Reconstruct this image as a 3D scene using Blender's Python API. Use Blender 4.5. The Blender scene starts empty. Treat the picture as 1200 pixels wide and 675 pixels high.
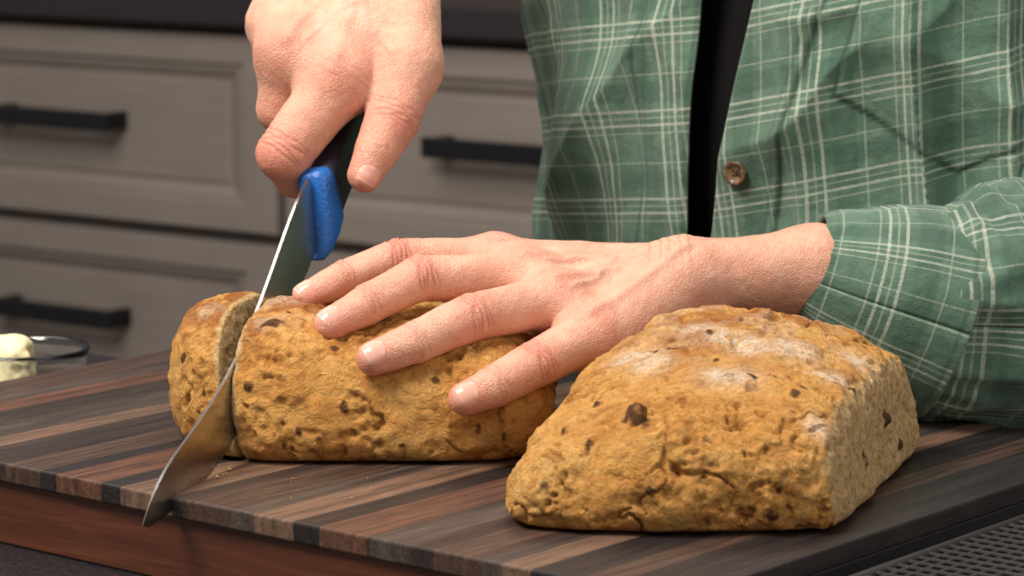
import bpy, math, numpy as np
from mathutils import Vector, Matrix
np.random.seed(4)
# ---------------------------------------------------------------- units: cm in code, metres in Blender
S = 0.01
FPX, PITCH, CAMY, CAMZ = 3530.0, math.radians(8.93), -145.0, 32.2
cp, sp = math.cos(PITCH), math.sin(PITCH)
def M(u, v, y):
    """survey point: sight line (u,v) intersected with the vertical plane at world depth y (cm)"""
    a = (u-600)/FPX; b = (337.5-v)/FPX
    t = (y-CAMY)/(cp+sp*b)
    return np.array([a*t, y, CAMZ+t*(-sp+cp*b)])
A = np.array([.633, .774, 0.]); B = np.array([.774, -.633, 0.])   # board axes
def unit(v): v = np.asarray(v, float); return v/np.linalg.norm(v)
def sst(a, b, x): t = np.clip((x-a)/(b-a), 0, 1); return t*t*(3-2*t)
# ---------------------------------------------------------------- noise
def vnoise(P, seed=0):
    P = np.asarray(P, float); i = np.floor(P).astype(np.int64); f = P-i; f = f*f*(3-2*f)
    def h(x, y, z):
        n = (x*374761393 + y*668265263 + z*1274126177 + seed*974634777) & 0xffffffff
        n = ((n ^ (n >> 13))*1103515245 + 12345) & 0xffffffff
        n = ((n ^ (n >> 16))*2246822519) & 0xffffffff
        return ((n ^ (n >> 15)) & 0xffff)/65535.0
    r = 0
    for dx in (0, 1):
        wx = f[..., 0] if dx else 1-f[..., 0]
        for dy in (0, 1):
            wy = f[..., 1] if dy else 1-f[..., 1]
            for dz in (0, 1):
                wz = f[..., 2] if dz else 1-f[..., 2]
                r = r + wx*wy*wz*h(i[..., 0]+dx, i[..., 1]+dy, i[..., 2]+dz)
    return r
def fbm(P, o=3, seed=0):
    r = 0; a = .5; s = 0
    for k in range(o):
        r = r+a*vnoise(P*(2.03**k)+k*7.1, seed+k); s += a; a *= .5
    return r/s
# ---------------------------------------------------------------- object helpers
def empty(name, parent=None):
    o = bpy.data.objects.new(name, None); bpy.context.collection.objects.link(o)
    o.empty_display_size = .05
    if parent: o.parent = parent
    return o
def make(name, V, F, mat, parent=None, smooth=True, attrs=None, uv=None, loc=None, rot=0):
    me = bpy.data.meshes.new(name)
    V = np.asarray(V, float)*S
    me.from_pydata(V.tolist(), [], F.tolist() if hasattr(F, 'tolist') else F)
    me.update()
    if smooth: me.polygons.foreach_set('use_smooth', [True]*len(me.polygons))
    if attrs:
        for k, a in attrs.items():
            at = me.attributes.new(k, 'FLOAT', 'POINT'); at.data.foreach_set('value', np.asarray(a, np.float32))
    if uv is not None:
        ul = me.uv_layers.new(name='UVMap'); li = np.zeros(len(me.loops), np.int32)
        me.loops.foreach_get('vertex_index', li)
        ul.data.foreach_set('uv', np.asarray(uv, np.float32)[li].ravel())
    for m in (mat if isinstance(mat, list) else [mat]): me.materials.append(m)
    o = bpy.data.objects.new(name, me); bpy.context.collection.objects.link(o)
    if loc is not None: o.location = Vector([c*S for c in loc])
    o.rotation_euler = (0, 0, rot)
    if parent: o.parent = parent
    return o
def box(name, lo, hi, mat, parent=None, loc=None, rot=0, bevel=.15, seg=2):
    x0, y0, z0 = lo; x1, y1, z1 = hi
    V = [(x0,y0,z0),(x1,y0,z0),(x1,y1,z0),(x0,y1,z0),(x0,y0,z1),(x1,y0,z1),(x1,y1,z1),(x0,y1,z1)]
    F = [(0,3,2,1),(4,5,6,7),(0,1,5,4),(1,2,6,5),(2,3,7,6),(3,0,4,7)]
    o = make(name, V, F, mat, parent, smooth=False, loc=loc, rot=rot)
    if bevel:
        b = o.modifiers.new('bevel', 'BEVEL'); b.width = bevel*S; b.segments = seg; b.limit_method = 'ANGLE'
    return o
# ---------------------------------------------------------------- implicit surface -> mesh (naive surface nets)
def surface_nets(F, org, h):
    ins = F < 0
    c = np.zeros(tuple(n-1 for n in F.shape), np.uint8)
    sl = lambda d, n: slice(d, n-1+d)
    for dx in (0,1):
        for dy in (0,1):
            for dz in (0,1):
                c += ins[sl(dx,F.shape[0]), sl(dy,F.shape[1]), sl(dz,F.shape[2])]
    idx = np.argwhere((c > 0) & (c < 8))
    vid = -np.ones(c.shape, np.int64); vid[idx[:,0],idx[:,1],idx[:,2]] = np.arange(len(idx))
    acc = np.zeros((len(idx),3)); cnt = np.zeros(len(idx))
    cor = [(x,y,z) for x in (0,1) for y in (0,1) for z in (0,1)]
    val = {k: F[idx[:,0]+k[0], idx[:,1]+k[1], idx[:,2]+k[2]].astype(float) for k in cor}
    for a in cor:
        for ax in range(3):
            if a[ax] == 0:
                b = list(a); b[ax] = 1; b = tuple(b)
                fa, fb = val[a], val[b]; m = (fa < 0) != (fb < 0)
                t = np.where(m, fa/np.where(m, fa-fb, 1), 0)
                p = np.array(a)+t[:,None]*(np.array(b)-np.array(a))
                acc[m] += p[m]; cnt[m] += 1
    V = (idx+acc/cnt[:,None])*h+org
    Q = []
    for ax in range(3):
        o1, o2 = [(1,2),(2,0),(0,1)][ax]
        s0 = [slice(None)]*3; s1 = [slice(None)]*3
        s0[ax] = slice(0,-1); s1[ax] = slice(1,None)
        ch = ins[tuple(s0)] != ins[tuple(s1)]
        e = np.argwhere(ch)
        e = e[(e[:,o1] > 0) & (e[:,o2] > 0) & (e[:,o1] < F.shape[o1]-1) & (e[:,o2] < F.shape[o2]-1)]
        d1 = np.zeros(3,int); d1[o1] = 1; d2 = np.zeros(3,int); d2[o2] = 1
        g = lambda q: vid[q[:,0],q[:,1],q[:,2]]
        q = np.stack([g(e-d1-d2), g(e-d2), g(e), g(e-d1)], 1)
        s = ins[e[:,0],e[:,1],e[:,2]]
        q[~s] = q[~s][:, ::-1]
        Q.append(q)
    return V, np.concatenate(Q)
def smin(a, b, k):
    hh = np.maximum(k-np.abs(a-b), 0)/k
    return np.minimum(a, b)-hh*hh*k*.25
def smax(a, b, k): return -smin(-a, -b, k)
def cone(P, a, b, ra, rb):
    ab = b-a; t = np.clip(((P-a)@ab)/(ab@ab), 0, 1)
    return np.linalg.norm(P-a-t[...,None]*ab, axis=-1)-(ra+(rb-ra)*t)
def grid_eval(groups, kcomb, lo, hi, h):
    n = np.ceil((hi-lo)/h).astype(int)+1
    out = None
    for (k, prims) in groups:
        D = np.full(n, 4., np.float32)
        for (a, b, ra, rb) in prims:
            r = max(ra, rb)+k+.3
            i0 = np.clip(((np.minimum(a,b)-r-lo)/h).astype(int), 0, n-1); i1 = np.clip(((np.maximum(a,b)+r-lo)/h).astype(int)+2, 1, n)
            if (i1 <= i0).any(): continue
            ax = [lo[d]+h*np.arange(i0[d], i1[d]) for d in range(3)]
            P = np.stack(np.meshgrid(*ax, indexing='ij'), -1)
            d = cone(P, a, b, ra, rb)
            sl = tuple(slice(i0[q], i1[q]) for q in range(3))
            D[sl] = smin(D[sl], d, k)
        out = D if out is None else smin(out, D, kcomb)
    return out
def pts_eval(groups, kcomb, P):
    out = None
    for (k, prims) in groups:
        D = np.full(len(P), 4.)
        for (a, b, ra, rb) in prims: D = smin(D, cone(P, a, b, ra, rb), k)
        out = D if out is None else smin(out, D, kcomb)
    return out
def normals(V, F):
    n = np.cross(V[F[:,2]]-V[F[:,0]], V[F[:,3]]-V[F[:,1]])
    N = np.zeros_like(V)
    for i in range(4): np.add.at(N, F[:,i], n)
    return N/np.maximum(np.linalg.norm(N,axis=1,keepdims=True),1e-9)
# ---------------------------------------------------------------- materials
def newmat(name, base=(.5,.5,.5), rough=.5, metal=0, spec=.5):
    m = bpy.data.materials.new(name); m.use_nodes = True
    b = m.node_tree.nodes['Principled BSDF']
    b.inputs['Base Color'].default_value = (*base, 1); b.inputs['Roughness'].default_value = rough
    b.inputs['Metallic'].default_value = metal; b.inputs['Specular IOR Level'].default_value = spec
    return m, m.node_tree, b
def nd(nt, t, **kw):
    n = nt.nodes.new(t)
    for k, v in kw.items():
        if k[0] == '_': setattr(n, k[1:], v)
        else:
            key = int(k[1:]) if k[0] == 'i' and k[1:].isdigit() else k.replace('_', ' ')
            if isinstance(v, bpy.types.NodeSocket): nt.links.new(v, n.inputs[key])
            else: n.inputs[key].default_value = v
    return n
def coords(nt, scale=(100,100,100), rot=(0,0,0)):
    t = nt.nodes.new('ShaderNodeTexCoord')
    return nd(nt, 'ShaderNodeMapping', Vector=t.outputs['Object'], Scale=scale, Rotation=rot).outputs[0]
def ramp(nt, fac, stops, interp='LINEAR'):
    r = nt.nodes.new('ShaderNodeValToRGB'); r.color_ramp.interpolation = interp
    e = r.color_ramp.elements
    while len(e) < len(stops): e.new(.5)
    for x, (p, c) in zip(e, stops): x.position = p; x.color = (*c, 1) if len(c) == 3 else c
    nt.links.new(fac, r.inputs[0]); return r.outputs[0]
def noise(nt, vec, scale, detail=4, rough=.55, dist=0):
    return nd(nt, 'ShaderNodeTexNoise', Vector=vec, Scale=scale, Detail=detail, Roughness=rough, Distortion=dist).outputs[0]
def mix(nt, fac, a, b, mode='MIX'):
    n = nt.nodes.new('ShaderNodeMix'); n.data_type = 'RGBA'; n.blend_type = mode
    for i, v in ((0, fac), (6, a), (7, b)):
        if isinstance(v, bpy.types.NodeSocket): nt.links.new(v, n.inputs[i])
        elif i == 0: n.inputs[0].default_value = v
        else: n.inputs[i].default_value = (*v, 1)
    return n.outputs[2]
def mth(nt, op, a, b=0., c=None):
    n = nt.nodes.new('ShaderNodeMath'); n.operation = op
    for i, v in enumerate((a, b) if c is None else (a, b, c)):
        if isinstance(v, bpy.types.NodeSocket): nt.links.new(v, n.inputs[i])
        else: n.inputs[i].default_value = v
    return n.outputs[0]
def attr(nt, name):
    a = nt.nodes.new('ShaderNodeAttribute'); a.attribute_name = name; return a.outputs['Fac']
def bump(nt, bsdf, h, strength=.5, dist=.001):
    n = nd(nt, 'ShaderNodeBump', Height=h, Strength=strength, Distance=dist)
    nt.links.new(n.outputs[0], bsdf.inputs['Normal']); return n
L = lambda nt, a, b: nt.links.new(a, b)
g3 = lambda x: (x,x,x)

# skin
def skin_mat():
    m, nt, b = newmat('skin', rough=.42, spec=.45)
    c = coords(nt)
    n1 = noise(nt, c, .55, 3); n2 = noise(nt, c, 2.2, 5, .65)
    base = ramp(nt, n1, [(.3,(.68,.340,.230)), (.7,(.77,.450,.320))])
    base = mix(nt, ramp(nt, n2, [(.42,g3(0)),(.68,g3(.5))]), base, (.64,.240,.160))
    base = mix(nt, ramp(nt, noise(nt,c,1.1,3), [(.60,g3(0)),(.8,g3(.35))]), base, (.84,.59,.45))
    base = mix(nt, attr(nt,'red'), base, (.70,.215,.155))
    base = mix(nt, attr(nt,'vein'), base, (.58,.37,.31))
    base = mix(nt, attr(nt,'fold'), base, (.34,.10,.06))
    L(nt, base, b.inputs['Base Color'])
    b.inputs['Subsurface Weight'].default_value = .15
    b.inputs['Subsurface Radius'].default_value = (1,.35,.18); b.inputs['Subsurface Scale'].default_value = .004
    v = nd(nt,'ShaderNodeTexVoronoi', Vector=c, Scale=6.0, _feature='DISTANCE_TO_EDGE').outputs['Distance']
    v = ramp(nt, v, [(0,g3(0)),(.2,g3(1))])
    hgt = mth(nt,'ADD', mth(nt,'MULTIPLY',v,.45), mth(nt,'MULTIPLY',noise(nt,c,2.4,6,.65),1.5))
    bump(nt, b, hgt, .42, .0013)
    return m
SKIN = skin_mat()
NAIL, _nt, _b = newmat('fingernail', (.78,.41,.32), .24, 0, .5)

def bread_mat():
    m, nt, b = newmat('soda_bread_crust', rough=.8, spec=.22)
    c = coords(nt)
    wp = nd(nt,'ShaderNodeTexNoise', Vector=c, Scale=1.2, Detail=3.).outputs['Color']
    cw = nd(nt,'ShaderNodeVectorMath', i0=c, i1=wp, _operation='ADD').outputs[0]
    n1 = noise(nt, c, .33, 5, .6, .4); n2 = noise(nt, cw, .8, 7, .68)
    crust = ramp(nt, n1, [(.28,(.66,.280,.060)), (.5,(.83,.415,.108)), (.72,(.90,.51,.160))])
    crust = mix(nt, ramp(nt, n2, [(.50,g3(0)),(.70,g3(.75))]), crust, (.55,.195,.036))
    crust = mix(nt, ramp(nt, noise(nt, cw, 3.0, 5, .7), [(.55,g3(0)),(.68,g3(.55))]), crust, (.95,.66,.30))
    crust = mix(nt, ramp(nt, noise(nt,c,4.,5,.75), [(.62,g3(0)),(.71,g3(.6))]), crust, (.34,.115,.022))
    crust = mix(nt, attr(nt,'pit'), crust, (.40,.145,.030))
    crust = mix(nt, attr(nt,'toast'), crust, (.42,.135,.030))
    fl = mth(nt,'MULTIPLY', attr(nt,'flour'), ramp(nt, noise(nt, c, 2.4, 6, .75), [(.38,g3(.1)),(.54,g3(.9))]))
    crust = mix(nt, fl, crust, (.95,.76,.56))
    crumb = ramp(nt, noise(nt, c, 2.6, 6, .75), [(.34,(.46,.24,.080)), (.5,(.78,.50,.215)), (.66,(.90,.69,.40))])
    col = mix(nt, attr(nt,'crumb'), crust, crumb)
    col = mix(nt, mth(nt,'MULTIPLY',attr(nt,'raisin'),.90), col, (.085,.030,.015))
    L(nt, col, b.inputs['Base Color'])
    h = noise(nt,cw,1.6,9,.68)
    bump(nt, b, h, 1., .008)
    return m
BREAD = bread_mat()

def plaid_mat(name='green_plaid_flannel', k=1.0):
    m, nt, b = newmat(name, rough=.95, spec=.1)
    uv = nt.nodes.new('ShaderNodeTexCoord').outputs['UV']
    sep = nd(nt,'ShaderNodeSeparateXYZ', Vector=uv)
    def axis(o, P, off):
        f = mth(nt,'FRACT', mth(nt,'MULTIPLY_ADD', o, 1/P, off))
        z = (0,0,0); w = (1,0,0); w2 = (.55,0,0); e = .006
        st = [(0,z)]
        for cx, hw, col in ((.10,.007,w2),(.19,.012,w),(.27,.007,w2),(.35,.012,w),(.76,.007,w2)):
            st += [(cx-hw-e,z),(cx-hw,col),(cx+hw,col),(cx+hw+e,z)]
        st += [(.97,z)]
        r = ramp(nt, f, st)
        r2 = ramp(nt, f, [(0,z),(.44,z),(.47,(1,1,1)),(.66,(1,1,1)),(.69,z),(1,z)])
        s = nd(nt,'ShaderNodeSeparateColor', Color=r).outputs[0]
        return s, r2
    wu, du = axis(sep.outputs[0], 5.2, .15); wv_, dv = axis(sep.outputs[1], 5.2, .4)
    c = coords(nt)
    tone = ramp(nt, noise(nt, c, 1.3, 5), [(.3,(.092,.175,.120)),(.7,(.148,.242,.174))])
    col = mix(nt, mth(nt,'MULTIPLY',du,.38), tone, (.045,.098,.070))
    col = mix(nt, mth(nt,'MULTIPLY',dv,.38), col, (.045,.098,.070))
    tw = ramp(nt, noise(nt, c, 16., 2, .6), [(.35,g3(.25)),(.6,g3(1))])
    col = mix(nt, mth(nt,'MULTIPLY',mth(nt,'MULTIPLY',wu,.68),tw), col, (.68,.70,.58))
    col = mix(nt, mth(nt,'MULTIPLY',mth(nt,'MULTIPLY',wv_,.68),tw), col, (.68,.70,.58))
    lint = ramp(nt, noise(nt, c, 9., 3, .8), [(.6,g3(0)),(.75,g3(.28))])
    col = mix(nt, lint, col, (.38,.45,.38))
    col = mix(nt, attr(nt,'seam'), col, (.025,.055,.04))
    L(nt, col, b.inputs['Base Color'])
    b.inputs['Sheen Weight'].default_value = .15; b.inputs['Sheen Roughness'].default_value = .5
    bump(nt, b, mth(nt,'ADD',noise(nt,c,14.,3,.7), mth(nt,'MULTIPLY',noise(nt,c,1.2,3),2.)), .6, .002)
    return m
PLAID = plaid_mat()
BLACKTEE = newmat('black_knit', (.008,.007,.008), .9, 0, .1)[0]
JEANS = newmat('dark_denim', (.02,.03,.06), .9)[0]

# ================================================================= KITCHEN BACKGROUND
ROTC = math.atan2(-.57,.82); OC = (-30.5, 250, 0)
def cab_mat():
    m, nt, b = newmat('taupe_stained_wood', rough=.5, spec=.35)
    c = coords(nt, (1.2,14,20)); c2 = coords(nt, (3,3,3))
    g = noise(nt, c, 5., 5, .6, .1)
    col = ramp(nt, g, [(.25,(.195,.168,.146)),(.75,(.240,.208,.183))])
    col = mix(nt, ramp(nt, noise(nt,c2,2.,3), [(.4,g3(0)),(.8,g3(.35))]), col, (.165,.140,.122))
    L(nt, col, b.inputs['Base Color']); return m
CAB = cab_mat()
BLK = newmat('matte_black_metal', (.006,.006,.008), .4, .3)[0]
BACKTOP = newmat('dark_stone', (.018,.014,.016), .35)[0]
cab = empty('kitchen_cabinet')
def drawer(name, s0, s1, z0, z1):
    loops = [(0,1.8),(0,.3),(.3,0),(5.2,0),(5.7,.7),(6.6,.7),(8.4,1.5),(8.9,1.5),(9.2,1.2)]
    V = []; F = []
    for ins, dp in loops:
        V += [(s0+ins,dp,z0+ins*.7),(s1-ins,dp,z0+ins*.7),(s1-ins,dp,z1-ins*.7),(s0+ins,dp,z1-ins*.7)]
    for i in range(len(loops)-1):
        for j in range(4):
            a = i*4+j; b_ = i*4+(j+1)%4; F.append((a,b_,b_+4,a+4))
    n = (len(loops)-1)*4; F.append((n,n+1,n+2,n+3))
    make(name, V, F, CAB, cab, smooth=False, loc=OC, rot=ROTC)
def handle(name, sc, zc):
    box(name+'_bar', (sc-11.5,-3.6,zc-1.3), (sc+11.5,-2.3,zc+1.3), BLK, cab, OC, ROTC, .3, 3)
    for i, d in enumerate((-10.3, 10.3)):
        box(name+'_post_%d'%(i+1), (sc+d-.8,-2.5,zc-1.2), (sc+d+.8,1.3,zc+1.2), BLK, cab, OC, ROTC, .15)
k = 0
for (s0, s1, hc) in ((-83,-1.0,-39),(.6,72.6,37),(74.2,150,112),(-160,-84.6,-122)):
    for (z0, z1) in ((-23.0,3.2),(-49.9,-24.6),(-82,-51.6)):
        k += 1; drawer('drawer_%d'%k, s0, s1, z0, z1); handle('drawer_handle_%d'%k, hc, (z0+z1)/2+.7)
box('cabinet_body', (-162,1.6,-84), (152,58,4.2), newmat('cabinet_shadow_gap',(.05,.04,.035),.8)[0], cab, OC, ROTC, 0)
box('toe_kick', (-162,6,-95), (152,58,-84), BLK, cab, OC, ROTC, 0)
box('back_countertop', (-163,-2.5,4.6), (153,60,8.6), BACKTOP, cab, OC, ROTC, .4)
WALL = newmat('painted_wall', (.16,.13,.12), .8)[0]
box('wall_back', (-260,62,-95), (330,70,150), WALL, None, OC, ROTC, 0)
def floor_mat():
    m, nt, b = newmat('floor_boards', rough=.5)
    c = coords(nt, (1,1,1)); L(nt, ramp(nt, noise(nt, c, 6., 4), [(.3,(.10,.07,.05)),(.7,(.17,.12,.08))]), b.inputs['Base Color']); return m
FLO = make('floor', [(-300,-260,-95),(400,-260,-95),(400,450,-95),(-300,450,-95)], [(0,1,2,3)], floor_mat(), smooth=False)

# ================================================================= ISLAND + BOARD
RB = math.atan2(-.633,.774); OB = (-38.8, 14.0, 0)
def granite():
    m, nt, b = newmat('black_granite', rough=.3)
    c = coords(nt); L(nt, ramp(nt, noise(nt,c,3.,5,.7), [(.4,(.008,.008,.010)),(.75,(.03,.03,.035))]), b.inputs['Base Color']); return m
isl = empty('kitchen_island')
box('countertop', (-60,-55,-8.3), (140,41.0,-4.3), granite(), isl, OB, RB, .4)
box('island_body', (-55,-45,-94.9), (135,36,-8.3), CAB, isl, OB, RB, .4)
def board_mat():
    m, nt, b = newmat('striped_hardwood', rough=.42, spec=.4)
    tc = nt.nodes.new('ShaderNodeTexCoord')
    c = nd(nt,'ShaderNodeMapping', Vector=tc.outputs['Object'], Scale=(100,100,100)).outputs[0]
    wob = mth(nt,'MULTIPLY', mth(nt,'SUBTRACT', noise(nt,nd(nt,'ShaderNodeMapping', Vector=tc.outputs['Object'], Scale=(60,6,60)).outputs[0],1.,3),.5), 1.6)
    sep = nd(nt,'ShaderNodeSeparateXYZ', Vector=c)
    pal = dict(k=(.020,.016,.016), g=(.062,.047,.040), w=(.062,.037,.027), r=(.100,.046,.029), t=(.130,.078,.053), d=(.036,.025,.021))
    seq = [('w',3.6),('g',1.4),('r',2.1),('d',3.0),('g',2.4),('t',2.0),('d',3.5),('w',2.8),('k',1.2),('r',3.4),('k',1.4),('t',3.8),('d',1.2),('w',3.0),('g',1.6),('t',2.6),('k',1.8),('r',3.0),('g',2.6),('d',1.6),('w',3.0),('g',1.2),('t',1.6),('k',2.8),('w',1.6),('k',4.0)]
    tot = sum(x[1] for x in seq); st = []; p = 0
    for q, w in seq: st.append((p/tot, pal[q])); p += w
    f = mth(nt,'MULTIPLY', sep.outputs[0], 1/59.)
    col = ramp(nt, f, st, 'CONSTANT')
    f2 = mth(nt,'MULTIPLY', mth(nt,'ADD', sep.outputs[0], wob), 1.)
    st2 = noise(nt, nd(nt,'ShaderNodeCombineXYZ', X=mth(nt,'MULTIPLY',f2,1.3), Y=mth(nt,'MULTIPLY',sep.outputs[1],.05), Z=0.).outputs[0], 1., 7, .75)
    col = mix(nt, 1., col, ramp(nt, st2, [(.30,(.26,.25,.25)),(.5,g3(1)),(.7,(1.85,1.68,1.55))]), 'MULTIPLY')
    gc = nd(nt,'ShaderNodeMapping', Vector=tc.outputs['Object'], Scale=(100,9,100)).outputs[0]
    g = noise(nt, gc, 3.0, 6, .7, .4)
    col = mix(nt, 1., col, ramp(nt, g, [(.28,g3(.45)),(.5,g3(1)),(.72,g3(1.5))]), 'MULTIPLY')
    dust = ramp(nt, noise(nt,c,6.,6,.8), [(.56,g3(0)),(.72,g3(.4))])
    dm = ramp(nt, noise(nt,c,.12,2), [(.4,g3(0)),(.62,g3(1))])
    col = mix(nt, mth(nt,'MULTIPLY',dust,dm), col, (.40,.30,.24))
    L(nt, col, b.inputs['Base Color'])
    L(nt, ramp(nt, g, [(.3,g3(.48)),(.7,g3(.34))]), b.inputs['Roughness'])
    bump(nt, b, g, .25, .0008)
    return m
def mahog():
    m, nt, b = newmat('mahogany_edge', rough=.42)
    c = coords(nt,(8,60,160)); g = noise(nt,c,1.,6,.65,.8)
    L(nt, ramp(nt, g, [(.3,(.050,.016,.009)),(.55,(.100,.030,.014)),(.75,(.16,.055,.026))]), b.inputs['Base Color']); return m
bd = empty('cutting_board')
box('striped_top', (0,0,-1.0), (59,40,0), board_mat(), bd, OB, RB, .12)
box('mahogany_core', (.25,.3,-4.28), (58.0,39.7,-1.0), mahog(), bd, OB, RB, .1)
box('end_shade_cap', (58.0,.15,-4.28), (58.9,39.8,-1.0), newmat('end_shade_black',(.012,.010,.011),.45)[0], bd, OB, RB, .1)  # added trim: shade on the core's end face put into its black colour

# wire rack
V = []; F = []
def bar(a, b, r):
    a = np.array(a,float); b = np.array(b,float); d = unit(b-a); s = unit(np.cross(d,(0,0,1))) if abs(d[2])<.9 else np.array([1.,0,0]); t = np.cross(s,d)
    i = len(V)
    for p in (a, b):
        for q in range(6):
            an = q*math.pi/3; V.append(p+r*(s*math.cos(an)+t*math.sin(an)))
    for q in range(6): F.append((i+q,i+(q+1)%6,i+6+(q+1)%6,i+6+q))
    F.append(tuple(i+q for q in range(6))[::-1]); F.append(tuple(i+6+q for q in range(6)))
rx0, rx1, ry0, ry1, rz = 60.2, 98, -14, 34, -1.3
n = int((rx1-rx0)/.75)
for i in range(n+1): x = rx0+(rx1-rx0)*i/n; bar((x,ry0,rz),(x,ry1,rz),.10)
n = int((ry1-ry0)/.9)
for i in range(n+1): y = ry0+(ry1-ry0)*i/n; bar((rx0,y,rz+.02),(rx1,y,rz+.02),.12)
for x in (rx0,rx1): bar((x,ry0,rz),(x,ry1,rz),.25)
for y in (ry0,ry1): bar((rx0,y,rz),(rx1,y,rz),.25)
for x in (rx0+1,rx1-1):
    for y in (ry0+1,ry1-1): bar((x,y,rz),(x,y,-4.28),.25)
make('cooling_rack', V, F, newmat('dark_wire',(.08,.075,.075),.38,.5)[0], loc=OB, rot=RB)

# ================================================================= KNIFE GEOMETRY (needed by loaf cut)
TIP = M(160,596,-8.0); HEEL = M(351,228,15)
Lk = unit(HEEL-TIP); W0 = np.array([.12,0,-1.]); Wk = unit(W0-Lk*(W0@Lk)); Nk = unit(np.cross(Lk,Wk))
if Nk[0] < 0: Nk = -Nk
BL = np.linalg.norm(HEEL-TIP)

# ================================================================= BREAD
def grid(lo, hi, h):
    ax = [np.arange(lo[d], hi[d]+h, h) for d in range(3)]
    return np.stack(np.meshgrid(*ax, indexing='ij'), -1)
def loaf_mesh(name, f, lo, hi, cutd, raisins, toast, flour, parent=None, h=.10, seed=1, amp=1., crk=1.):
    lo = np.array(lo,float); hi = np.array(hi,float)
    P = grid(lo, hi, h); D = f(P)
    for c, r, st in raisins: D = smin(D, np.linalg.norm((P-c)*st,axis=-1)-r*.85, .12)
    V, F = surface_nets(D.astype(np.float32), lo, h)
    N = normals(V, F)
    cr = sst(-.42,-.12, cutd(V)+.25*(fbm(V*1.5,2,3)-.5)) if cutd is not None else np.zeros(len(V))
    crust = 1-cr
    low = sst(.05,.5,V[:,2])
    rz = np.zeros(len(V))
    for c, r, st in raisins: rz = np.maximum(rz, 1-sst(r*.85,r*1.3,np.linalg.norm((V-c)*st,axis=1)+1.5*r*(fbm(V*2.6,2,9)-.5)))
    Wp = V+.8*np.stack([fbm(V*.9,2,seed+60+i)-.5 for i in range(3)],-1)*2
    rough = sst(.42,.68,fbm(V*.40,2,seed+70))
    d = .60*(fbm(V*.28,2,seed)-.5)+.62*(fbm(Wp*.6,2,seed+5)-.5)
    d += (.14+.38*rough)*(fbm(Wp*1.3,2,seed+9)-.5)+(.07+.18*rough)*(fbm(V*3.2,2,seed+12)-.5)
    pit = sst(.62,.80, vnoise(Wp*1.6+3.3,seed+20)*.75+.25*vnoise(V*5.,seed+21)); d -= (.08+.22*rough)*pit*(1-rz)
    w = 1-np.abs(2*fbm(Wp*[.38,.5,.5],2,seed+30)-1)
    crack = sst(.955,.995,w)*sst(.4,.6,fbm(V*.35,2,seed+31))*crk; d -= .22*crack*crust
    V = V+N*(d*amp*(.5+.5*crust)*low)[:,None]
    V[:,2] = np.maximum(V[:,2], .02)
    to = toast(V)*sst(.38,.6,fbm(V*.9,3,seed+40)); fl = flour(V)
    return make(name, V, F, BREAD, parent, attrs=dict(crumb=cr, raisin=rz, toast=np.clip(to+.4*crack*crust,0,1), flour=fl, pit=.5*pit*crust))
def surf_pts(pts, f):
    out = []
    for (u, v, y0, r) in pts:
        a = M(u,v,y0-12); b_ = M(u,v,y0+14); t = np.linspace(0,1,400)[:,None]; P = a+(b_-a)*t
        d = f(P); i = np.argmax(d < -.05) if (d < -.05).any() else 200
        out.append((P[i], r))
    return out
RS = np.random.RandomState(11)
def surf_raisins(pts, f):
    return [(c, r, .65+.9*RS.rand(3)) for c, r in surf_pts(pts, f)]
def scatter_raisins(f, n, x0, x1, y0, y1):
    out = []
    for _ in range(n):
        x = RS.uniform(x0,x1); t = np.linspace(0,1,300)[:,None]
        if RS.rand() < .5: a = np.array([x,RS.uniform(y0,y1),9.5]); b_ = a*[1,1,0]
        else: a = np.array([x,y0-3.,RS.uniform(1,6)]); b_ = a+[0,14,0]
        P = a+(b_-a)*t; d = f(P)
        if (d < -.08).any(): out.append((P[np.argmax(d < -.08)], RS.uniform(.10,.24), .65+.9*RS.rand(3)))
    return out
# --- left loaf (being sliced)
def f_left(P):
    x, y, z = P[...,0], P[...,1], P[...,2]
    yc = 9.5+.030*np.maximum(x+4,0)**2
    hz = 5.35-.022*np.maximum(x+3,0)**2+.55*(1-sst(-13,-8,x))
    r = ((np.abs(y-yc)/7.1)**2.4+(np.abs(z-1.7)/(hz-.2))**2.3)**(1/2.35)
    d = (r-1)*5.4
    d = smax(d, (x-2.2+.06*(z-2)**2)*.9, 2.6)
    xl = -18.0+.055*(y-11)**2+.07*(z-3)**2
    d = smax(d, (xl-x)*.85, 2.0)
    return smax(d, -z, 1.0)
cutL = lambda P: (P-TIP)@Nk
def f_main(P): return smax(f_left(P), .14-cutL(P), .2)
wed = lambda P: .13+.15*np.maximum(P[...,2]-1,0)
def f_heel(P): return smax(f_left(P), cutL(P)+wed(P), .15)
lf = empty('soda_bread_loaf')
tL = lambda V: .9*sst(5.2,7,V[:,2])*(1-sst(-10,-7,V[:,0]))+.35*(1-sst(.3,1.5,V[:,2]))
fL = lambda V: .5*sst(6,7,V[:,2])*sst(.5,.7,fbm(V*.5,2,77))
rL = surf_raisins([(448,372,5,.30),(405,478,3,.28),(320,382,5,.34),(293,452,3,.28),(560,500,3,.24),(350,505,3,.16),(470,520,3,.14),(590,512,3,.2)], f_main)+scatter_raisins(f_main,7,-13,1,3.5,8)
loafL = loaf_mesh('sliced_half', f_main, (-17,.8,-.4), (3.8,19.5,8.6), lambda V: .14-cutL(V), rL, tL, fL, lf, seed=3, amp=.85, crk=.7)
heel = loaf_mesh('heel_slice', f_heel, (-19.8,.8,-.4), (-9,18.2,8.6), lambda V: cutL(V)+wed(V), surf_raisins([(222,420,8,.2)],f_heel), tL, fL, lf, seed=8, amp=.8, crk=.3)
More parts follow.
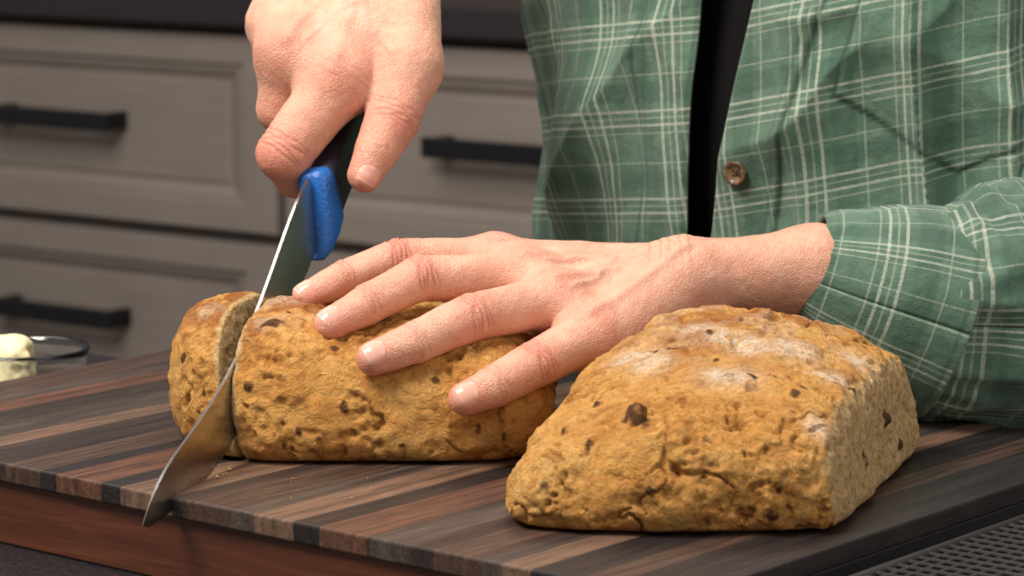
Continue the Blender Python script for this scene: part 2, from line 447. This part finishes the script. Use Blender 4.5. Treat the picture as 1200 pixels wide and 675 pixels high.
# --- right loaf
NC = unit(np.array([.945,-.325,.13])); PC = np.array([15.6,-9.6,0.])
cutR = lambda P: (P-PC)@NC
def f_right(P):
    x, y, z = P[...,0], P[...,1], P[...,2]
    zt = 8.4-.032*(x-10)**2-.16*(4.5-y)-.02*np.maximum(y-3,0)**2
    d = (z-zt)*.95
    yf = -12.9+.018*(x-8)**2+.10*(z-2.2)**2
    d = smax(d, (yf-y)*.90, 3.2)
    nl = unit(np.array([-.86,.42,.26])); d = smax(d, (P-np.array([-1.0,-8.2,2.]))@nl, 2.4)
    d = smax(d, (-x-.65+.08*(z-2)**2), 1.8)
    d = smax(d, (y-6.3+.05*(z-2)**2)*.9, 2.4)
    d = smax(d, cutR(P)-.2, 1.3)
    return smax(d, -z, 1.1)
rR = surf_raisins([(745,492,-9,.50),(700,474,-9,.32),(688,520,-10,.24),(787,408,-2,.36),(905,442,-3,.30),(930,462,-5,.28),(1037,490,-3,.38),(810,445,-5,.2),(640,570,-10,.18),(1012,540,-6,.26),(1052,520,0,.28),(905,603,-11,.32),(1000,455,-5,.24),(840,420,-3,.22),(1045,560,0,.2)], f_right)+scatter_raisins(f_right,12,2,16,-10,2)
tR = lambda V: .75*sst(6.0,7.6,V[:,2])+.3*(1-sst(.2,1.3,V[:,2]))
FLP = surf_pts([(745,418,-1,1.),(765,428,-1,.8),(885,402,1,1.2),(930,408,1,1.2),(855,440,-3,1.),(1010,425,0,1.),(850,395,1,.8),(960,500,-8,.5),(820,385,2,.7),(975,440,-2,.8)], f_right)
def fR(V):
    r = np.zeros(len(V))
    for c, w in FLP: r = np.maximum(r, np.exp(-((V[:,0]-c[0])/(w*1.2))**2-((V[:,1]-c[1])/(w*1.1))**2-((V[:,2]-c[2])/1.2)**2))
    return np.clip(r*1.3+.3*sst(6,7.5,V[:,2])*sst(.5,.6,fbm(V*.8,2,5)),0,1)
loafR = loaf_mesh('soda_bread_loaf.001', f_right, (-3,-14.8,-.4), (21.5,8.5,9.8), cutR, rR, tR, fR, None, h=.10, seed=21, amp=1., crk=1.)

# crumbs
V = []; F = []
def pebble(c, r):
    i = len(V); ph = np.random.rand()*6
    for (x,y,z) in ((1,0,0),(0,1,0),(-1,0,0),(0,-1,0),(.2,.1,1),(0,0,-.6)):
        V.append(np.array(c)+r*np.array([x*math.cos(ph)-y*math.sin(ph), x*math.sin(ph)+y*math.cos(ph), z])*(.7+.6*np.random.rand()))
    for q in range(4): F.append((i+q,i+(q+1)%4,i+4)); F.append((i+(q+1)%4,i+q,i+5))
for _ in range(26):
    pebble((-15.8+np.random.randn()*.8, min(.7+np.random.randn()*.7,1.4), .08), .05+.09*np.random.rand())
for _ in range(10):
    pebble((np.random.rand()*10-12, -5+np.random.rand()*5, .04), .02+.03*np.random.rand())
make('bread_crumbs', V, F, newmat('crumb',(.62,.38,.14),.9)[0], smooth=False)

# ================================================================= KNIFE
kn = empty('bread_knife')
def steel():
    m, nt, b = newmat('brushed_steel', (.50,.48,.46), .24, 1.)
    c = coords(nt,(60,60,60)); L(nt, ramp(nt, noise(nt,c,.6,4,.6), [(.3,g3(.24)),(.7,g3(.30))]), b.inputs['Roughness']); return m
V = []; F = []; NS = 110
for i in range(NS+1):
    s = (BL+1.6)*(i/NS)
    sag = 1.5*math.sin(math.pi*min(max(s/BL,0),1))**1.4
    drop = .95*max(1-s/5.5,0)**2
    w = drop+.02+(2.9-drop)*math.sqrt(max(1-(1-min(s/9.5,1))**2,0))+.6*max(s-14,0)/13
    if s > 9: w += .05*abs(math.sin(s*2.6))
    th = .10*min(1,.3+s/4)
    for (ww, tt) in ((drop,th),(drop+.04,th*1.02),(drop+(w-drop)*.5,th*.8),(drop+(w-drop)*.88,th*.55),(w,.008)):
        V.append(TIP+Lk*s+Wk*(ww+sag)+Nk*tt)
    for (ww, tt) in ((drop+(w-drop)*.88,th*.55),(drop+(w-drop)*.5,th*.8),(drop+.04,th*1.02)):
        V.append(TIP+Lk*s+Wk*(ww+sag)-Nk*tt)
for i in range(NS):
    for j in range(8):
        F.append((i*8+j,i*8+(j+1)%8,(i+1)*8+(j+1)%8,(i+1)*8+j))
F.append(tuple(range(8))[::-1]); F.append(tuple(NS*8+j for j in range(8)))
bl = make('blade', V, F, steel(), kn, smooth=True)
e = bl.modifiers.new('es','EDGE_SPLIT'); e.split_angle = math.radians(20)
def handle_loft(name, secs, mat, nn=48, pw=.7):
    V = []; F = []
    for (s, wc, hw, ht, sk) in secs:
        for q in range(nn):
            a = 2*math.pi*q/nn; ca, sa = math.cos(a), math.sin(a)
            u = hw*math.copysign(abs(ca)**pw, ca); t = ht*math.copysign(abs(sa)**pw, sa)
            V.append(TIP+Lk*(s-sk*u/max(hw,.01)) + Wk*(wc+u)+Nk*t)
    for i in range(len(secs)-1):
        for q in range(nn): F.append((i*nn+q,i*nn+(q+1)%nn,(i+1)*nn+(q+1)%nn,(i+1)*nn+q))
    F.append(tuple(range(nn))[::-1]); F.append(tuple((len(secs)-1)*nn+q for q in range(nn)))
    return make(name, V, F, mat, kn)
def blue():
    m, nt, b = newmat('blue_grip', (.010,.125,.46), .45)
    c = coords(nt); w = nd(nt,'ShaderNodeTexVoronoi', Vector=c, Scale=5.).outputs['Distance']; bump(nt,b,w,.4,.0006); return m
s0 = BL+.4
handle_loft('guard', [(s0+.3,2.05,1.85,.30,1.1),(s0+.4,2.05,2.05,.62,1.1),(s0+.9,2.0,2.05,.9,1.0),(s0+1.6,1.85,1.9,1.05,.6),(s0+2.0,1.7,1.7,1.12,.3)], blue(), pw=.42)
handle_loft('grip', [(s0+1.8,1.7,1.6,1.05,.3),(s0+2.6,1.55,1.5,1.12,.3),(s0+3.6,1.4,1.45,1.18,.3),(s0+5,1.4,1.4,1.15,.2),(s0+8,1.5,1.55,1.2,0),(s0+11,1.5,1.5,1.15,0),(s0+12.6,1.8,1.6,1.1,0),(s0+13.2,1.9,1.1,.7,0)], newmat('black_rubber',(.012,.014,.026),.5)[0], pw=.5)

# ================================================================= HANDS
person = empty('woman')
def hand(name, palm, fingers, reds, nails, lo, hi, h, kp=1.1, kc=.75, creases=(), ridges=()):
    fp = []
    for f in fingers:
        for (p, r), (q, r2) in zip(f[:-1], f[1:]): fp.append((p, q, r, r2))
    groups = [(kp, palm), (.12, fp)]
    D = grid_eval(groups, kc, lo, hi, h)
    V, F = surface_nets(D, lo, h)
    for _ in range(2):
        acc = np.zeros_like(V); cnt = np.zeros(len(V))
        for i in range(4):
            j = F[:,(i+1)%4]; np.add.at(acc, F[:,i], V[j]); np.add.at(cnt, F[:,i], 1)
            np.add.at(acc, j, V[F[:,i]]); np.add.at(cnt, j, 1)
        V = .5*V+.5*acc/np.maximum(cnt,1)[:,None]
    N = normals(V, F)
    red = np.zeros(len(V)); fold = np.zeros(len(V)); disp = np.zeros(len(V)); vein = np.zeros(len(V))
    for c, r, w in reds: red = np.maximum(red, w*np.exp(-(np.linalg.norm(V-c,axis=1)/r)**2))
    for (c, a, n, amp, rad, offs) in creases:
        d = V-c; s = d@a; side = np.cross(a, n); lat = d@side
        g = np.exp(-(np.linalg.norm(d,axis=1)/rad)**4)*sst(-.1,.4,N@n)
        for o in offs:
            cr = np.exp(-((s-o-.15*(lat/rad)**2*np.sign(o+.01)+.05*np.sin(lat*6+o*9))/.07)**2)*g
            disp -= amp*cr; fold = np.maximum(fold, min(1.,amp*11)*.8*cr)
        if rad < 2.5: disp += amp*.45*g
    for (path, n, w, hgt, vv) in ridges:
        n = unit(n); g = np.zeros(len(V))
        for p, q in zip(path[:-1], path[1:]):
            ab = q-p; X = V-p; X = X-np.outer(X@n, n); abp = ab-n*(ab@n)
            t = np.clip((X@abp)/(abp@abp),0,1); dd = np.linalg.norm(X-t[:,None]*abp,axis=1)
            near = np.abs((V-p-t[:,None]*ab)@n) < 3.2
            g = np.maximum(g, np.exp(-(dd/w)**2)*sst(.1,.6,N@n)*near)
        disp += hgt*g; vein = np.maximum(vein, vv*g)
    disp += .10*(fbm(V*.8,2,5)-.5)+.04*(fbm(V*2.6,2,8)-.5)
    V = V+N*disp[:,None]
    ob = make(name, V, F, SKIN, person, attrs=dict(red=np.clip(red,0,1), fold=np.clip(fold,0,1), vein=vein))
    for i, (tip, dip, n, hw, l0, l1) in enumerate(nails):
        a = unit(tip-dip); n = np.array(n,float); n = unit(n-a*(n@a)); sd = np.cross(a, n)
        U = np.linspace(-1,1,25); Pn = []; off = []
        for v in U:
            for u in U:
                uu = u*math.sqrt(1-.42*v*v); vv = v*math.sqrt(1-.42*u*u)
                Pn.append(tip+a*((l0+l1)/2+vv*(l1-l0)/2)+sd*uu*hw+n*1.3)
                e = max(abs(u),abs(v)); off.append(.055*(1-e**6)-.03*e**6+(.04 if v > .6 else 0)*(1-e**12))
        Pn = np.array(Pn)
        for _ in range(40): Pn -= n*(np.clip(pts_eval(groups,kc,Pn),-.2,.5)*.8)[:,None]
        Pn += n*np.array(off)[:,None]
        FF = [(r*25+c,r*25+c+1,(r+1)*25+c+1,(r+1)*25+c) for r in range(24) for c in range(24)]
        make(name+'_nail_%d'%(i+1), Pn, FF, NAIL, person)
    return ob
# ---- left hand holding the loaf
I = [(M(580,305,13.0),1.25),(M(466,303,11.6),1.04),(M(405,325,10.2),.92),(M(359,348,9.5),.76)]
Mi= [(M(615,325,10.9),1.3),(M(492,326,8.3),1.15),(M(430,357,6.5),1.02),(M(387,380,5.5),.84)]
R = [(M(652,352,8.3),1.35),(M(552,372,5.2),1.20),(M(487,401,3.6),1.07),(M(438,420,2.8),.89)]
Pk= [(M(692,392,6.7),1.35),(M(626,428,3.9),1.18),(M(580,452,2.3),1.04),(M(545,467,1.6),.85)]
T = [(M(745,330,16),1.4),(M(675,338,18),1.15),(M(615,345,18.6),.95),(M(570,352,18.2),.75)]
w1, w2 = M(802,328,11.0), M(802,324,14.2)
fa, fb, fc = M(955,314,12.9), M(955,314,15.0), M(955,333,13.8)
palm = [(w1,w2,1.8,1.75),
        (w2,I[0][0],1.65,1.2),(w2*.6+w1*.4,Mi[0][0],1.6,1.25),(w2*.3+w1*.7,R[0][0],1.6,1.3),(w1,Pk[0][0],1.7,1.3),
        (I[0][0],Mi[0][0],1.1,1.15),(Mi[0][0],R[0][0],1.15,1.15),(R[0][0],Pk[0][0],1.15,1.15),
        (M(780,345,10.),M(710,410,7.0),1.7,1.5),(M(770,330,15),T[0][0],1.5,1.45),
        (w1,fa,1.8,2.15),(w2,fb,1.75,2.15),(w1*.5+w2*.5+[0,0,-.3],fc,1.7,2.2),(fa,M(1060,345,13.5),2.1,2.3),(fb,M(1060,345,15.5),2.1,2.3),(fc,M(1060,355,14.5),2.2,2.3)]
mid = lambda a,b,t: a+(b-a)*t
reds = []
for f in (I,Mi,R,Pk):
    reds += [(f[1][0]+[0,-.3,.6],1.0,.8),(f[3][0],1.1,.8),(f[2][0]+[0,-.2,.5],.65,.55),(f[0][0]+[0,-.3,.8],1.4,.45)]
nls = [(-.15,-.35,1),(-.2,-.6,.8),(-.2,-.9,.55),(-.1,-1,.45)]
cre = []; nail = []
for f, n in zip((I,Mi,R,Pk), nls):
    n = np.array(n,float)
    a1 = unit(f[2][0]-f[0][0]); n1 = unit(n+[.1,0,.4]); n1 = unit(n1-a1*(n1@a1))
    cre.append((f[1][0], a1, n1, .11, 1.35, (-.42,-.2,.02,.24,.42)))
    a2 = unit(f[3][0]-f[1][0]); n2 = unit(n-a2*(n@a2))
    cre.append((f[2][0], a2, n2, .075, 1.1, (-.15,.04,.2)))
    r = f[3][1]; nail.append((f[3][0], f[2][0], n, r*.78, -.55, r*.82))
a = unit(M(700,320,12)-M(800,322,12))
cre.append((M(785,300,12), a, unit([0,-.5,1]), .045, 2.8, (-.9,-.4,.1,.55,1.1)))
up = np.array([0,-.55,.85])
rid = [([mid(w1,w2,t), f[0][0]], up, .30, .15, .0) for f,t in ((I,.9),(Mi,.65),(R,.4),(Pk,.1))]
rid += [([M(770,300,12),M(720,318,11),M(680,312,11),M(640,322,10.5)], up, .17, .08, .3),([M(720,318,11),M(700,345,9),M(672,360,8)], up, .17, .08, .3)]
hand('left_hand', palm, [I,Mi,R,Pk,T], reds, nail, np.array([-12,-.8,1.]), np.array([21.5,21.,12.5]), .075, creases=cre, ridges=rid)

# ---- right hand gripping the knife
I = [(M(398,94,19.4),1.75),(M(333,180,17.6),1.5),(M(346,207,19.6),1.18),(M(385,215,21),.85)]
Mi= [(M(342,60,21),1.75),(M(328,128,21.2),1.3),(M(352,165,23.6),1.05),(M(392,168,24.5),.8)]
R = [(M(330,28,23.5),1.6),(M(328,92,25),1.2),(M(352,128,27),1.0),(M(392,130,27.5),.8)]
Pk= [(M(335,-8,26),1.5),(M(338,55,28),1.1),(M(362,90,29.5),.9),(M(398,95,30),.75)]
T = [(M(480,78,20.0),1.72),(M(460,140,18.2),1.48),(M(441,177,17.0),1.2),(M(427,205,16.5),.95)]
wr1, wr2 = M(415,-120,31), M(472,-115,29.5)
elb = np.array([-11.,50.,42.])
palm = [(wr1,wr2,2.2,2.1),(wr1,Mi[0][0],2.1,1.7),(wr1,R[0][0],2.1,1.6),(wr1,Pk[0][0],2.0,1.5),(wr2,I[0][0],2.1,1.75),(wr2,T[0][0],2.1,1.75),
        (M(445,-20,25),M(420,55,21.5),2.4,2.2),(I[0][0],Mi[0][0],1.7,1.7),(Mi[0][0],R[0][0],1.65,1.55),(R[0][0],Pk[0][0],1.55,1.4),
        (M(455,55,21.5),M(400,55,22),1.8,1.9),(M(440,20,26),M(420,105,25),2.0,1.7),
        (wr1,elb,2.2,3.6),(wr2,elb,2.1,3.6)]
reds = [(I[1][0]+[-.5,-.6,0],1.8,.75),(T[1][0]+[.3,-.6,.3],1.6,.5),(T[3][0],1.1,.65),(I[0][0]+[0,-1,.5],2.,.45),(Mi[0][0]+[-.6,-1,.8],1.7,.5),(Mi[1][0],1.3,.5),(I[2][0],1.4,.6)]
def crs(c, a, n, *r): a = unit(a); n = np.array(n,float); return (c, a, unit(n-a*(n@a)))+r
cre = [crs(I[1][0], I[1][0]-I[0][0], (-.5,-.8,.3), .12, 1.7, (-.5,-.2,.08,.36)),
       crs(T[1][0], T[3][0]-T[0][0], (.6,-.8,.2), .11, 1.6, (-.4,-.12,.15,.4)),
       crs(T[2][0], T[3][0]-T[1][0], (.6,-.8,.2), .07, 1.1, (-.1,.12)),
       crs(I[0][0], I[1][0]-I[0][0], (-.1,-.9,.4), .085, 1.9, (-.5,-.05,.45))]
nail = [(T[3][0],T[2][0],(.45,-.95,.15),.68,-.5,.74)]
fr = np.array([-.15,-.9,.4])
rid = [([M(440,-30,25),M(398,94,19.4)],fr,.35,.11,0.),([M(425,-40,26),M(345,62,21)],fr,.35,.12,0.),([M(455,-30,24),M(430,10,22),M(395,30,22),M(370,60,21)],fr,.2,.06,.3),([M(430,10,22),M(440,45,21),M(465,70,20)],fr,.2,.06,.3)]
hand('right_hand', palm, [I,Mi,R,Pk,T], reds, nail, np.array([-20.,13.,6.]), np.array([2.,52.,44.]), .09, creases=cre, kc=.8, ridges=rid)

# ================================================================= CLOTHES
CT = np.array([22.4, 41.1]); HW, HD = 21.6, 16.3
def tors(phi, z, off=0.):
    zz = np.asarray(z, float)
    sc = 1-.03*(1-sst(-12,8,zz))
    top = 1-.72*sst(30,43,zz)**1.5
    hw = (HW+off)*sc*top; hd = (HD+off+1.3*np.exp(-((zz-14)/9)**2))*sc*top
    x = hw*np.cos(phi); y = hd*np.sin(phi)
    return np.stack([CT[0]+B[0]*x-A[0]*(y), CT[1]+B[1]*x-A[1]*(y), zz+0*x], -1)
def panel(name, phiE, phiEnd, z0, z1, uvrot, pocket=None, placket=0, seed=0, sgn=1):
    nu, nz = 340, 330
    T_, Z = np.meshgrid(np.linspace(0,1,nu), np.linspace(z0,z1,nz), indexing='ij')
    T_ = T_**1.35
    e = phiE(Z); ph = e+(phiEnd-e)*T_
    P = tors(ph, Z); du = np.abs(ph-e)*19.5
    nr = np.stack([B[0]*np.cos(ph)/HW*HD-A[0]*np.sin(ph), B[1]*np.cos(ph)/HW*HD-A[1]*np.sin(ph), 0*ph], -1)
    nr /= np.linalg.norm(nr,axis=-1,keepdims=True)
    Q = np.stack([du*.17+Z*.055*sgn, Z*.030+du*.02, 0*Z+seed], -1)
    f = fbm(Q, 2, seed); rid = 1-np.abs(2*f-1)
    Q2 = np.stack([du*.08-Z*.12*sgn, Z*.07+du*.10, 0*Z+seed+4], -1); r2 = 1-np.abs(2*fbm(Q2,2,seed+7)-1)
    d = 2.0*(rid**2.5-.4)+1.7*(r2**2-.5)+.15*(fbm(np.stack([du*.6,Z*.6,0*Z],-1),2,seed+3)-.5)
    d *= sst(0,5,du)*.75+.25
    seam = np.zeros_like(du)
    if placket:
        d = d+.2*(1-sst(placket-.1,placket+.1,du))
        seam = np.maximum(seam, .35*np.exp(-((du-placket+.45)/.1)**2))
        seam = np.maximum(seam, .75*np.exp(-((du-placket-.12)/.14)**2))
        d = d-.25*np.exp(-(du/.15)**2)
    if pocket:
        u0, u1, zb, rise, zt = pocket
        bz = zb+rise*(np.abs(du-(u0+u1)/2)/((u1-u0)/2))
        s = np.minimum(np.minimum(du-u0, u1-du), np.minimum((Z-bz)*.85, zt-Z))
        d = d+.25*sst(-.1,.15,s)
        seam = np.maximum(seam, .8*np.exp(-((s+.08)/.13)**2)); seam = np.maximum(seam, .3*np.exp(-((s-.6)/.1)**2))
    P = P+nr*d[...,None]
    c, s = math.cos(uvrot), math.sin(uvrot)
    U = np.stack([(du*c-Z*s)+seed*1.3, du*s+Z*c], -1).reshape(-1,2)
    i = np.arange(nu*nz).reshape(nu,nz)
    F = np.stack([i[:-1,:-1],i[1:,:-1],i[1:,1:],i[:-1,1:]],-1).reshape(-1,4)
    if sgn < 0: F = F[:, ::-1]
    o = make(name, P.reshape(-1,3), F, PLAID, person, attrs=dict(seam=seam.ravel()), uv=U)
    sd = o.modifiers.new('t','SOLIDIFY'); sd.thickness = .0022; sd.offset = -1
    return P, nr
def edgeR(Z): return math.radians(90)+np.radians(.6-.56*(np.asarray(Z)-8))
def edgeL(Z): return edgeR(Z)+np.radians(3.0+.42*np.maximum(np.asarray(Z)-6,0))
PR, NR = panel('shirt_front_left', edgeR, math.radians(-100), -26, 43, math.radians(-14), pocket=(5.8,20.5,12.5,4.2,30), placket=3.7, seed=2, sgn=1)
PL, NL = panel('shirt_front_right', edgeL, math.radians(265), -26, 43, math.radians(7), placket=3.2, seed=5, sgn=-1)
nu, nz = 96, 60
PH, Z = np.meshgrid(np.linspace(0,2*math.pi,nu,endpoint=False), np.linspace(-26,43.5,nz), indexing='ij')
P = tors(PH, Z, -1.8); i = np.arange(nu*nz).reshape(nu,nz); i2 = np.roll(i,-1,0)
F = np.stack([i[:,:-1],i2[:,:-1],i2[:,1:],i[:,1:]],-1).reshape(-1,4)
make('black_tee', P.reshape(-1,3), F, BLACKTEE, person)
def button(name, c, n, r=.74):
    n = unit(n); s = unit(np.cross(n,(0,0,1))); t = np.cross(s,n); prof = [(0,.10),(.45,.10),(.6,.13),(.72,.2),(.9,.22),(1,.14),(1,0)]
    V = []; F = []; nn = 40
    for (rr, hh) in prof:
        for q in range(nn):
            an = 2*math.pi*q/nn; V.append(c+n*hh+(s*math.cos(an)+t*math.sin(an))*rr*r)
    for i in range(len(prof)-1):
        for q in range(nn): F.append((i*nn+q,i*nn+(q+1)%nn,(i+1)*nn+(q+1)%nn,(i+1)*nn+q))
    m, nt, b = newmat('tortoise_button', rough=.3); cc = coords(nt)
    L(nt, ramp(nt, noise(nt,cc,2.2,3,.6,1.), [(.35,(.04,.022,.012)),(.55,(.13,.075,.035)),(.7,(.28,.19,.10))]), b.inputs['Base Color'])
    make(name, V, F, m, person)
    hv = []; hf = []
    for (dx,dy) in ((-.16,-.16),(.16,-.16),(.16,.16),(-.16,.16)):
        i = len(hv)
        for q in range(10):
            an = q*math.pi/5; hv.append(c+n*.135+s*(dx*r+.07*r*math.cos(an))+t*(dy*r+.07*r*math.sin(an)))
        hf.append(tuple(range(i,i+10)))
    make(name+'_holes', hv, hf, BLACKTEE, person, smooth=False)
tgt = M(863,204,26); E0 = np.array([0,CAMY,CAMZ])
fl = PR.reshape(-1,3); dist = np.linalg.norm((fl-E0)/(fl[:,1:2]-CAMY) - (tgt-E0)/(tgt[1]-CAMY), axis=1)
dist[fl[:,1] > 40] = 9; j = int(np.argmin(dist)); bn = NR.reshape(-1,3)[j]
button('shirt_button', fl[j]+bn*.02, bn)

def tube(name, pts, mat, uvoff=(0,0), fold=1., seed=0, nn=140, step=.22, thick=.25, rimseam=False):
    pts = [(np.array(p,float), r) for p, r in pts]
    C = []; Rr = []
    n = len(pts)
    for i in range(n-1):
        p0 = pts[max(i-1,0)][0]; p1, p2 = pts[i][0], pts[i+1][0]; p3 = pts[min(i+2,n-1)][0]
        m = max(2, int(np.linalg.norm(p2-p1)/step))
        for q in range(m):
            t = q/m; C.append(.5*((2*p1)+(p2-p0)*t+(2*p0-5*p1+4*p2-p3)*t*t+(3*p1-p0-3*p2+p3)*t**3))
            Rr.append(pts[i][1]+(pts[i+1][1]-pts[i][1])*t)
    C.append(pts[-1][0]); Rr.append(pts[-1][1]); C = np.array(C); Rr = np.array(Rr)
    Tn = np.gradient(C, axis=0); Tn /= np.linalg.norm(Tn,axis=1,keepdims=True)
    ln = np.concatenate([[0],np.cumsum(np.linalg.norm(np.diff(C,axis=0),axis=1))])
    s = unit(np.cross(Tn[0],(0,0,1.))); V = []; U = []; SE = []
    for c, t, r, l in zip(C, Tn, Rr, ln):
        s = unit(s-t*(s@t)); w = np.cross(s, t)
        th = np.linspace(0,2*math.pi,nn+1)
        Q = np.stack([np.cos(th)*1.5+l*.02, np.sin(th)*1.5, 0*th+l*.14+seed],-1)
        f1 = 1-np.abs(2*fbm(Q,2,seed)-1)
        Q = np.stack([np.cos(th)*1.1, np.sin(th)*1.1, 0*th+l*.34+seed+9],-1); f2 = 1-np.abs(2*fbm(Q,2,seed+3)-1)
        rr = r+fold*(1.1*(f1**2-.5)+.75*(f2**3-.4))
        V.append(c+(np.cos(th)*rr)[:,None]*s+(np.sin(th)*rr)[:,None]*w)
        U.append(np.stack([th*6.0+uvoff[0], 0*th+l+uvoff[1]],-1))
        e = min(abs(l-.6), abs(ln[-1]-l-.5)) if rimseam else 9
        SE.append(np.full(nn+1, .45*math.exp(-(e/.12)**2)))
    V = np.array(V); m = len(C); i = np.arange(m*(nn+1)).reshape(m,nn+1)
    F = np.stack([i[:-1,:-1],i[:-1,1:],i[1:,1:],i[1:,:-1]],-1).reshape(-1,4)
    o = make(name, V.reshape(-1,3), F, mat, person, attrs=dict(seam=np.concatenate(SE)), uv=np.concatenate(U))
    sd = o.modifiers.new('t','SOLIDIFY'); sd.thickness = thick*S; sd.offset = 0
    return o
tube('left_cuff', [(M(946,319,14.0),3.1),(M(1000,336,14.1),4.3),(M(1050,351,14.3),5.1),(M(1104,368,14.6),5.7)], PLAID, (2,1.1), fold=.16, seed=4, thick=.38, rimseam=True)
tube('left_sleeve', [(M(1080,362,14.6),5.0),(M(1125,364,15),5.6),(M(1180,360,16),6.5),(M(1260,345,18.5),7.1),(np.array([38,22,8]),7.4),(np.array([43,26,20]),7.4),(np.array([41,29,34]),7.6),(np.array([35,32,40]),7.0)], PLAID, (0,3.3), fold=.9, seed=12)
tube('right_sleeve', [(np.array([-9.5,43,37]),4.6),(np.array([-11.5,50,41]),5.6),(np.array([-6,54,40]),6.5),(np.array([4,53,37]),7.2),(np.array([11,50,35]),7)], PLAID, (0,0), fold=.5, seed=30)
V, F = surface_nets(grid_eval([(3., [(np.array([12,50,-26.]),np.array([10,52,-89.]),9.5,6.),(np.array([30,36,-26.]),np.array([30,38,-89.]),9.5,6.),(np.array([12,50,-28.]),np.array([30,36,-28.]),11,11)])],1,np.array([-8.,20,-95]),np.array([48.,68,-10]),1.), np.array([-8.,20,-95]), 1.)
make('trousers', V+[10,10,0], F, JEANS, person)

# ================================================================= BUTTER DISH
bc = np.array([-29.7, 34.9, -4.29])
dish = empty('butter_dish')
GL = newmat('clear_glass',(.97,.98,.98),.03)[0]; GL.node_tree.nodes['Principled BSDF'].inputs['Transmission Weight'].default_value = 1.
prof = [(0,.0),(2.2,0),(2.9,.4),(3.5,1.8),(3.95,4.1),(4.15,4.5),(4.0,4.65),(3.84,4.5),(3.70,4.1),(3.33,1.95),(2.75,.62),(0,.3)]
V = []; F = []; nn = 64
for r, z in prof:
    for q in range(nn): a = 2*math.pi*q/nn; V.append(bc+[r*math.cos(a),r*math.sin(a),z])
for i in range(len(prof)-1):
    for q in range(nn): F.append((i*nn+q,i*nn+(q+1)%nn,(i+1)*nn+(q+1)%nn,(i+1)*nn+q))
make('glass_bowl', V, F, GL, dish)
def f_b(P):
    q = P-(bc+[-1.1,-.2,2.8]); q = np.abs(q)-np.array([1.8,1.7,2.4]); return smax(smax(q[...,0],q[...,1],1.2),q[...,2],1.2)
lo = bc+[-4,-4,.25]; V, F = surface_nets(f_b(grid(lo, bc+[4,4,7],.12)).astype(np.float32), lo, .12)
V = V+normals(V,F)*(.9*(fbm(V*.9,3,2)-.5))[:,None]
mb = newmat('butter',(.90,.80,.47),.45)[0]
make('butter', V, F, mb, dish)

# ================================================================= LIGHT / CAMERA
def area(name, loc, tgt, size, power, col):
    l = bpy.data.lights.new(name,'AREA'); l.shape = 'RECTANGLE'; l.size = size[0]; l.size_y = size[1]; l.energy = power; l.color = col
    o = bpy.data.objects.new(name, l); bpy.context.collection.objects.link(o); o.location = loc
    o.rotation_euler = (Vector(tgt)-Vector(loc)).to_track_quat('-Z','Y').to_euler()
area('softbox_key', (-.75,-.35,1.3), (0,.08,.03), (.6,.6), 36, (1,.93,.85))
area('softbox_fill', (1.2,-1.0,.9), (.1,.15,.05), (1.0,1.0), 10, (1,.95,.90))
area('overhead_fill', (.2,.9,1.45), (0,1.0,-.5), (1.0,.6), 12, (1,.93,.85))  # unseen overhead fill added to light the background, no known fixture
area('cabinet_fill', (-.9,1.0,1.3), (-.5,2.6,-.2), (.8,.8), 21, (1,.93,.86))  # unseen lamp added to brighten the cabinet fronts
w = bpy.data.worlds.new('world'); bpy.context.scene.world = w; w.use_nodes = True
w.node_tree.nodes['Background'].inputs[0].default_value = (1,.95,.92,1); w.node_tree.nodes['Background'].inputs[1].default_value = .26
cam = bpy.data.cameras.new('camera'); co = bpy.data.objects.new('camera', cam); bpy.context.collection.objects.link(co)
co.location = (0, CAMY*S, CAMZ*S); co.rotation_euler = (math.pi/2-PITCH, 0, 0)
cam.sensor_width = 36; cam.lens = FPX/1200*36; cam.clip_start = .05
cam.dof.use_dof = True; cam.dof.focus_distance = 1.50; cam.dof.aperture_fstop = 15
bpy.context.scene.camera = co
bpy.context.scene.view_settings.view_transform = 'Standard'
bpy.context.scene.view_settings.look = 'None'
